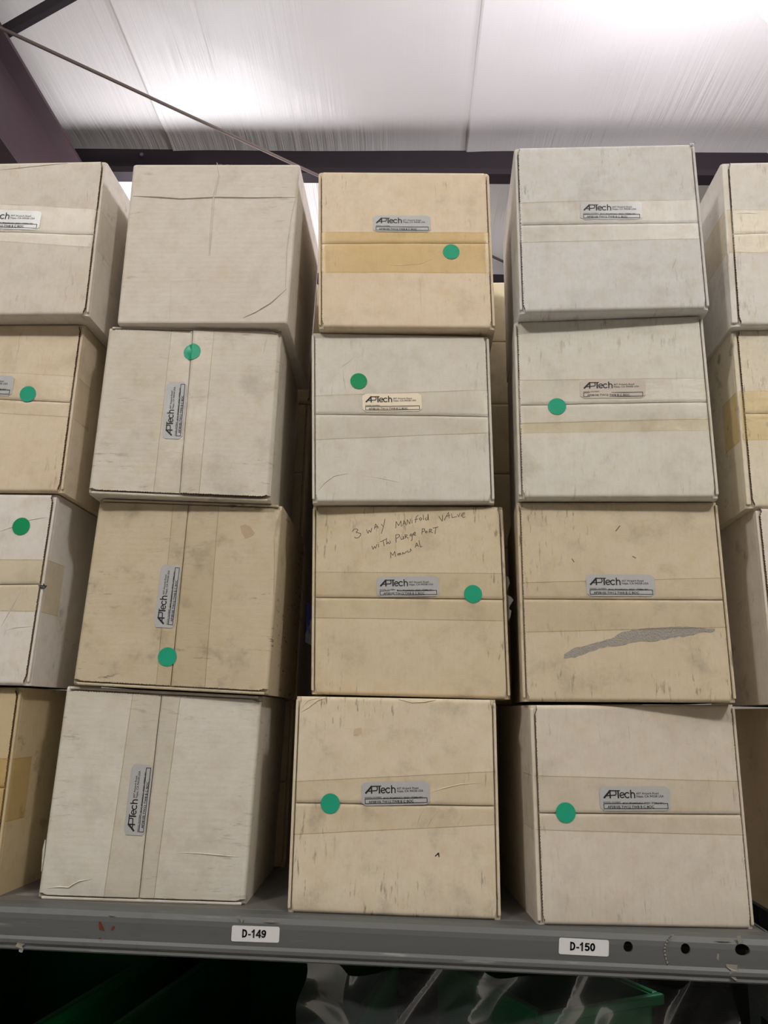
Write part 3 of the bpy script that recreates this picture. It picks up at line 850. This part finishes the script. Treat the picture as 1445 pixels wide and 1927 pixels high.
# --- third stack
c = carton('C1', rgb=(202, 187, 165), seam=((602, 458), (923, 457)), dirt=0.45, label='tan carton with broad amber tape and green dot on the tape')
c.tape('amber', ((603, 437), (924, 438)), ((603, 513), (925, 514))); c.sticker((702, 421.5), (810, 421.5), SILVER, LABEL_PLAIN); c.dot((849, 474))
c.ridge([(700, 497), (750, 500), (790, 497), (820, 485)], 0.0012, 0.0004); c.ridge([(790, 520), (792, 560), (794, 612)], 0.002, 0.0005)
c = carton('C2', rgb=(193, 189, 180), seam=((590, 779), (922, 784)), dirt=0.3, label='light grey carton with green dot above its cream label')
c.tape('clear', ((588, 745), (922, 734)), ((592, 828), (930, 815))); c.sticker((682, 758.5), (793.5, 757.5), CREAM, LABEL_PLAIN); c.dot((675, 717.5), DOT_GREEN)
c.ridge([(598, 924), (612, 908), (628, 896), (655, 891)], 0.0013, 0.0007); c.ridge([(680, 894), (720, 901), (752, 908)], 0.0010, 0.0004)
c.ridge([(646, 696), (648, 715), (651, 735)], 0.003, 0.0010); c.ridge([(640, 692), (655, 682), (668, 670)], 0.0012, 0.0004)
c = carton('C3', rgb=(190, 177, 152), seam=((590, 1124), (952, 1128)), dirt=0.6, label='tan carton with pencilled handwriting above its label')
c.tape('clear', ((592, 1076), (950, 1079)), ((592, 1163), (955, 1169))); c.sticker((709, 1104.5), (826, 1103)); c.dot((890, 1118))
HW = [
 [(125, 335), (150, 310), (175, 308), (186, 318), (168, 345), (190, 350), (215, 355), (214, 375), (195, 398), (170, 405), (150, 395)],                 # 3
 [(276, 318), (292, 355), (305, 322), (322, 345), (330, 300)], [(358, 310), (372, 258), (400, 300)], [(362, 292), (392, 284)], [(430, 258), (447, 280)], [(470, 205), (455, 275), (432, 358)],  # WAY
 [(582, 300), (586, 232), (612, 275), (635, 225), (642, 285)], [(655, 278), (668, 220), (692, 270)], [(660, 255), (685, 250)], [(700, 262), (702, 212), (728, 258), (735, 205)], [(752, 250), (750, 215)], [(748, 200), (750, 203)],
 [(788, 245), (795, 185), (815, 165)], [(780, 212), (812, 205)], [(835, 215), (828, 200), (842, 190), (855, 202), (845, 218), (835, 215)], [(872, 215), (868, 160)], [(900, 190), (890, 205), (900, 218), (915, 208), (920, 155), (925, 218)],   # MANifold
 [(1032, 178), (1068, 228), (1072, 165)], [(1088, 218), (1132, 135), (1140, 195)], [(1105, 178), (1150, 165)], [(1165, 150), (1170, 190), (1220, 178)], [(1225, 155), (1240, 182), (1255, 140)], [(1262, 175), (1290, 160), (1300, 140), (1280, 142), (1268, 165), (1285, 188), (1308, 182)],  # VALVE
 [(332, 488), (345, 522), (360, 492), (372, 512), (385, 470)], [(402, 500), (400, 465)], [(398, 448), (400, 450)], [(420, 445), (482, 415)], [(450, 435), (460, 488)], [(485, 405), (488, 468), (502, 445), (512, 465), (525, 455), (520, 432)],   # with
 [(585, 450), (582, 372)], [(582, 372), (615, 368), (625, 385), (590, 410)], [(632, 395), (640, 420), (658, 412), (660, 385), (664, 415)], [(678, 412), (680, 370), (700, 372), (695, 385), (680, 390), (712, 405)],
 [(755, 365), (735, 362), (732, 380), (752, 382), (755, 362), (752, 425), (740, 432)], [(765, 370), (790, 352), (780, 342), (765, 358), (772, 375), (792, 372)],   # Purge
 [(855, 365), (858, 308), (885, 310), (882, 330), (860, 340)], [(890, 345), (895, 330), (910, 335), (905, 352), (890, 345)], [(930, 352), (935, 312), (958, 315), (950, 330), (938, 335), (968, 350)], [(970, 300), (1025, 288)], [(1000, 295), (992, 360)],   # PORT
 [(530, 615), (528, 552), (550, 585), (572, 545), (580, 598)], [(625, 565), (605, 568), (602, 582), (620, 580), (628, 560), (635, 580)], [(648, 578), (655, 555), (668, 568), (690, 552), (692, 540)], [(705, 535), (710, 555), (735, 545), (735, 515), (748, 538)],
 [(785, 505), (800, 455), (820, 495)], [(790, 488), (815, 480)], [(825, 430), (838, 498), (858, 490)]]   # Manual
c.write(HW, PENCIL, 0.00075, 'handwriting', lambda p: (640 + p[0] / 5.558, 940 + p[1] / 5.558))
# shredded tape end sticking out past the right edge
sv = []
for (px_, py_) in [(951, 1082), (957, 1085), (960, 1096), (956, 1105), (953, 1117), (962, 1122), (967, 1128), (960, 1139), (958, 1145), (963, 1148), (961, 1160), (957, 1168), (953, 1160), (951, 1130)]:
    q = c.plane(px_, py_); sv.append((q[0], -c.D / 2 + 0.004 + 0.003 * rr.random(), q[1]))
o = link('tape_shred', sv, [tuple(range(len(sv)))], SCRAP, c.root)
c = carton('C4', rgb=(196, 185, 164), seam=((551, 1511), (936, 1517)), dirt=0.75, label='smudged beige carton on the shelf between the D-149 and D-150 stickers')
c.tape('clear', ((554, 1470), (935, 1451)), ((547, 1571), (938, 1552))); c.sticker((680.4, 1494.3), (808.3, 1491.3)); c.dot((621.5, 1512))
c.ridge([(809, 1491), (835, 1483), (865, 1476), (905, 1473)], 0.0016, 0.0007); c.ridge([(784, 1557), (790, 1535), (799, 1522)], 0.001, 0.0006)
c.ridge([(804, 1556), (812, 1540), (825, 1525)], 0.001, 0.0006); c.ridge([(860, 1553), (868, 1540), (875, 1526)], 0.001, 0.0005)
c.ridge([(562, 1342), (580, 1332), (598, 1318), (612, 1314)], 0.0014, 0.0008); c.ridge([(566, 1334), (580, 1318), (600, 1313)], 0.0012, 0.0006)
c.ridge([(750, 1316), (775, 1322), (800, 1321), (820, 1317)], 0.0018, 0.0009)
c.write([[(819, 1611), (825, 1605), (826, 1612)], [(822, 1608), (826, 1607)]], INK, 0.0012, 'pen_mark')
c.patch([(666, 1372), (680, 1369), (681, 1380), (672, 1386), (665, 1384)], plain('tan_spot', srgb(188, 170, 140), 0.8, 0, 0.2, 300), 'stain')

# --- fourth stack
c = carton('D1', rgb=(192, 190, 187), seam=((974, 423), (1318, 418)), dirt=0.45, label='light grey carton overhanging at top of its stack, no green dot, clear tape')
c.tape('clear', ((970, 382), (1312, 375)), ((975, 457), (1322, 450))); c.sticker((1091.5, 398), (1207.5, 397))
c.ridge([(1271, 487), (1268, 494), (1265, 506)], 0.003, 0.0010)
v = []; f = []
for i in range(9):
    q = c.warp(c.W / 2 - 0.002, c.H)
    v.append((q[0] + rr.uniform(-.004, .004), -c.D / 2 + rr.uniform(-.002, .003), q[1] + rr.uniform(-.002, .004)))
link('torn_paper', v, [(0, 1, 2), (2, 3, 4), (4, 5, 6), (6, 7, 8), (1, 4, 7)], WHITE_STICKER, c.root)
c = carton('D2', rgb=(195, 192, 183), seam=((976, 762), (1340, 756)), dirt=0.45, label='light grey carton with green dot across the seam left of its cream label')
c.tape('clear', ((973, 715), (1335, 712)), ((978, 798), (1340, 789))); c.tape('tan', ((978, 796), (1340, 787)), ((978, 816), (1340, 810)), off=0.0005)
c.sticker((1091.6, 732.5), (1213, 731.3), GREYCREAM, LABEL_PLAIN); c.dot((1048, 765))
c = carton('D3', rgb=(188, 176, 153), seam=((986, 1127), (1365, 1129)), dirt=0.7, label='tan carton with a long grey torn patch across its lower flap')
c.tape('clear', ((982, 1096), (1362, 1087)), ((988, 1190), (1370, 1181))); c.sticker((1103, 1101.6), (1232, 1101.8))
TORN = plain('bare_grey_board', srgb(154, 149, 140), 0.95, 0, 0.2, 500, 0.2, 0.8)
rr2 = random.Random(3)
top = [(1062, 1232), (1075, 1222), (1095, 1216), (1118, 1210), (1140, 1204), (1155, 1199), (1165, 1191), (1185, 1186), (1205, 1183), (1230, 1181), (1260, 1179), (1290, 1180), (1320, 1181), (1344, 1184)]
bot = [(1330, 1189), (1300, 1196), (1275, 1199), (1250, 1203), (1225, 1207), (1205, 1207), (1180, 1212), (1160, 1215), (1135, 1219), (1115, 1224), (1098, 1232), (1078, 1238), (1066, 1239)]
V, F = [], []
nT = 42
def interp(P, t):
    P = sorted(P); xs_ = [q[0] for q in P]; return float(np.interp(t, xs_, [q[1] for q in P]))
for i in range(nT + 1):
    x_ = 1061 + (1345 - 1061) * i / nT
    y0, y1 = interp(top, x_) + rr2.uniform(-1.2, 1.2), interp(bot, x_) + rr2.uniform(-1.5, 1.5)
    if y1 - y0 < 0.6: y1 = y0 + 0.6
    V += [c.surf(*c.uv(x_, y0), 0.0002), c.surf(*c.uv(x_, y1), 0.0002)]
    if i: F.append((2 * i - 2, 2 * i, 2 * i + 1, 2 * i - 1))
o = link('torn_patch', V, F, TORN, c.root); o['label'] = 'grey strip where the paper tore off'
for q in ([(1190, 1047), (1196, 1050)], [(1076, 1052), (1080, 1058)], [(1158, 1000), (1166, 990)]): c.write([q], PENCIL, 0.001, 'scuff')
c = carton('D4', rgb=(190, 182, 169), seam=((1009, 1530), (1402, 1533)), dirt=0.35, insets=(0.0058, 0.0046), label='clean beige carton on the shelf above the D-150 sticker')
c.tape('clear', ((1005, 1459), (1392, 1470)), ((1010, 1562), (1405, 1572))); c.sticker((1128, 1502.6), (1260, 1502.2)); c.dot((1064, 1529))

# --- right-edge stack
c = carton('E1', rgb=(202, 198, 192), seam=((1372, 440), (1445, 438)), dirt=0.4, insets=(0.009, 0.0046), label='pale carton topping the stack at the right edge, wrinkled tape')
c.tape('tan', ((1366, 395), (1445, 395)), ((1374, 475), (1445, 476)), wrap=0.11)
c.ridge([(1385, 402), (1405, 401), (1425, 402)], 0.0014, 0.0006)
c = carton('E2', rgb=(200, 192, 174), seam=((1394, 777), (1445, 778)), dirt=0.6, insets=(0.007, 0.0046), label='carton with amber tape round its corner, second at the right edge')
c.tape('amber', ((1392, 736), (1445, 736)), ((1402, 828), (1445, 828)), wrap=0.055)
c = carton('E3', rgb=(200, 192, 182), dirt=0.4, label='carton mostly hidden at the right edge, third from the top')
c = carton('E4', rgb=(186, 170, 142), dirt=0.5, label='bottom carton at the right edge, standing above the rack post')

# --- back row, seen through the gaps
def back(key, x, z, h, label, rgb, y=1.238, yaw=0.0, w=0.24):
    return Carton(key, x, y, z, yaw, w, h, 0.0, None, rgb=rgb, label=label, dirt=0.4)
BACKS = {}
for key, x, w, y, where, cols in (
        ('P', -.336, .25, 1.238, 'behind the stack above the D-149 sticker', [(184, 168, 138), (170, 156, 130), (176, 162, 136), (182, 168, 142)]),
        ('R', -.065, .236, 1.262, 'behind the stack with the handwritten carton', [(150, 138, 116), (152, 140, 118), (160, 148, 126), (170, 158, 134)]),
        ('Q', .187, .236, 1.238, 'behind the stack with the grey torn patch', [(178, 164, 138), (180, 166, 138), (198, 186, 156), (206, 196, 168)])):
    z = SHELF
    for i, (lv, h) in enumerate((('at shelf level', .2365), ('second from the shelf', .24), ('third from the shelf', .24), ('topmost', .222))):
        BACKS[key + str(4 - i)] = back(key + str(4 - i), x + 0.004 * (i % 2), z, h, 'back-row carton ' + where + ', ' + lv, cols[i], y, (0.6, -0.5, 0.4, -0.3)[i], w)
        z += h + 0.0005
# blue and white shipping label glimpsed on a back carton between the second and third stacks
g = N('blue_print_label')
f_ = g.step(g.noise(g.coords((60, 60, 30)), 1.0, 2), 0.44, 0.52)
g.principled(Base_Color=g.mix(f_, srgb(196, 200, 222), srgb(88, 92, 190)), Roughness=0.5)
o = BACKS['R3'].patch([(574, 1208), (590, 1217), (593, 1146), (577, 1133)], g.m, 'shipping_label', 0.0006)
o['label'] = 'blue and white shipping label'

# ---------------------------------------------------------------- below the shelf
LOW = -0.66
low = link_bm('shelf_deck', box_bm(BX0, 1.3, BY + 0.13, 1.80, -0.02, 0.0, 0.002), RACK_DARK)
low.location = (0, 0, EYE + LOW); tag(low, 'lower shelf deck in shadow beneath the green bins', 'shelf')
def green_mat(name, rgb):
    g = N(name); n_ = g.noise(g.coords((14, 14, 14)), 1.0, 3)
    p = g.principled(Base_Color=g.mix(n_, srgb(*rgb), srgb(*[min(255, int(c_ * 1.25)) for c_ in rgb])), Roughness=0.35)
    return g.m
GREEN = green_mat('green_plastic', (10, 104, 56)); NAVY = green_mat('navy_plastic', (28, 38, 66))
def tote(x, y, yaw, label, mat, w=0.30, d=0.46, h=0.262, z=LOW, tilt=0.0):
    e = tag(empty('storage_bin', (x, y, EYE + z), math.radians(yaw)), label, 'bin')
    e.rotation_euler = (math.radians(tilt), 0, math.radians(yaw))
    def wall(n_, a, b, t=0.004):
        # tapered wall from foot line a-b to rim line, leaning outward
        k = 1.12
        (x0, y0), (x1, y1) = a, b
        o_ = np.array([y1 - y0, -(x1 - x0)]); o_ = o_ / np.linalg.norm(o_) * t
        V = [(x0, y0, 0), (x1, y1, 0), (x1 * k, y1 * k, h), (x0 * k, y0 * k, h)]
        V += [(p_[0] - o_[0], p_[1] - o_[1], p_[2]) for p_ in V]
        link(n_, V, [(0, 1, 2, 3), (7, 6, 5, 4), (0, 4, 5, 1), (1, 5, 6, 2), (2, 6, 7, 3), (3, 7, 4, 0)], mat, e)
    a, b = w / 2 / 1.12, d / 2 / 1.12
    cs = [(-a, -b), (a, -b), (a, b), (-a, b)]
    for i in range(4): wall('wall', cs[i], cs[(i + 1) % 4])
    link_bm('base', box_bm(-a, a, -b, b, 0, 0.004), mat, e)
    bm = bmesh.new()
    for (x0, x1, y0, y1) in ((-w / 2 - .012, w / 2 + .012, -d / 2 - .012, -d / 2), (-w / 2 - .012, w / 2 + .012, d / 2, d / 2 + .012), (-w / 2 - .012, -w / 2, -d / 2, d / 2), (w / 2, w / 2 + .012, -d / 2, d / 2)):
        box_bm(x0, x1, y0, y1, h - 0.012, h + 0.003, 0.003, 2, bm)
    link_bm('rim', bm, mat, e)
    return e
tote(-.625, 1.325, -8, 'green plastic bin under the shelf at the left', GREEN, w=.30, d=.5)
tote(-.225, 1.325, -8, 'green plastic bin under the shelf left of the clear film', GREEN, w=.28, d=.5)
tote(.17, 1.435, 30, 'green plastic bin turned askew under the shelf behind the clear film', GREEN, w=.2, d=.3)
# clear plastic film bag draped in front of the bins
g = N('clear_film')
tr = g.n('ShaderNodeBsdfTransparent'); tr.inputs[0].default_value = (0.82, 0.85, 0.88, 1)
gl = g.n('ShaderNodeBsdfGlossy'); gl.inputs['Roughness'].default_value = 0.22
df = g.n('ShaderNodeBsdfDiffuse'); df.inputs[0].default_value = (0.4, 0.42, 0.45, 1)
fr = g.n('ShaderNodeFresnel'); fr.inputs[0].default_value = 1.5
m1 = g.n('ShaderNodeMixShader'); m1.inputs[0].default_value = 0.07
g.t.links.new(tr.outputs[0], m1.inputs[1]); g.t.links.new(df.outputs[0], m1.inputs[2])
m2 = g.n('ShaderNodeMixShader'); g.set(m2.inputs[0], g.math('MULTIPLY', fr.outputs[0], 0.28)); g.t.links.new(m1.outputs[0], m2.inputs[1]); g.t.links.new(gl.outputs[0], m2.inputs[2])
g.t.links.new(m2.outputs[0], g.out.inputs[0])
V, F = [], []
nu, nv = 110, 50
for j in range(nv + 1):
    for i in range(nu + 1):
        a, b = i / nu, j / nv
        x = -0.15 + 0.49 * a; z = -0.262 - 0.30 * b - 0.03 * abs(math.sin(a * 9)) * (1 - b)
        q = Vector((x * 8 + b * 1.6, b * 1.6, 1.3))
        y = 0.993 + 0.07 * abs(noise.noise(q)) + 0.02 * abs(noise.noise(q * 2.3))
        V.append((x + 0.02 * noise.noise(q * 1.7 + Vector((5, 0, 0))), y, EYE + z + 0.012 * noise.noise(q * 2.2)))
for j in range(nv):
    for i in range(nu): F.append((j * (nu + 1) + i, j * (nu + 1) + i + 1, (j + 1) * (nu + 1) + i + 1, (j + 1) * (nu + 1) + i))
film = link('plastic_film', V, F, g.m, smooth=True)
tag(film, 'crumpled clear plastic film hanging below the shelf beam', 'plastic film')
for i, (x, nm) in enumerate(((-.83, 'far left'), (-.61, 'left'), (-.39, 'left of centre'), (-.17, 'centre, greyer than the rest'), (.05, 'right of centre'), (.27, 'far right'), (.49, 'beyond the rack post'), (.71, 'second beyond the rack post'))):  # all but the greyer one are added to block the bright wall behind
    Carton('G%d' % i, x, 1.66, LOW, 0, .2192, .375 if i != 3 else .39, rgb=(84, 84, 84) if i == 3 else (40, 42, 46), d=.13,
           label='dark carton screening the lit wall at the back below the shelf, ' + nm, dirt=0.4, group='dark cartons at the back of the lower shelf')
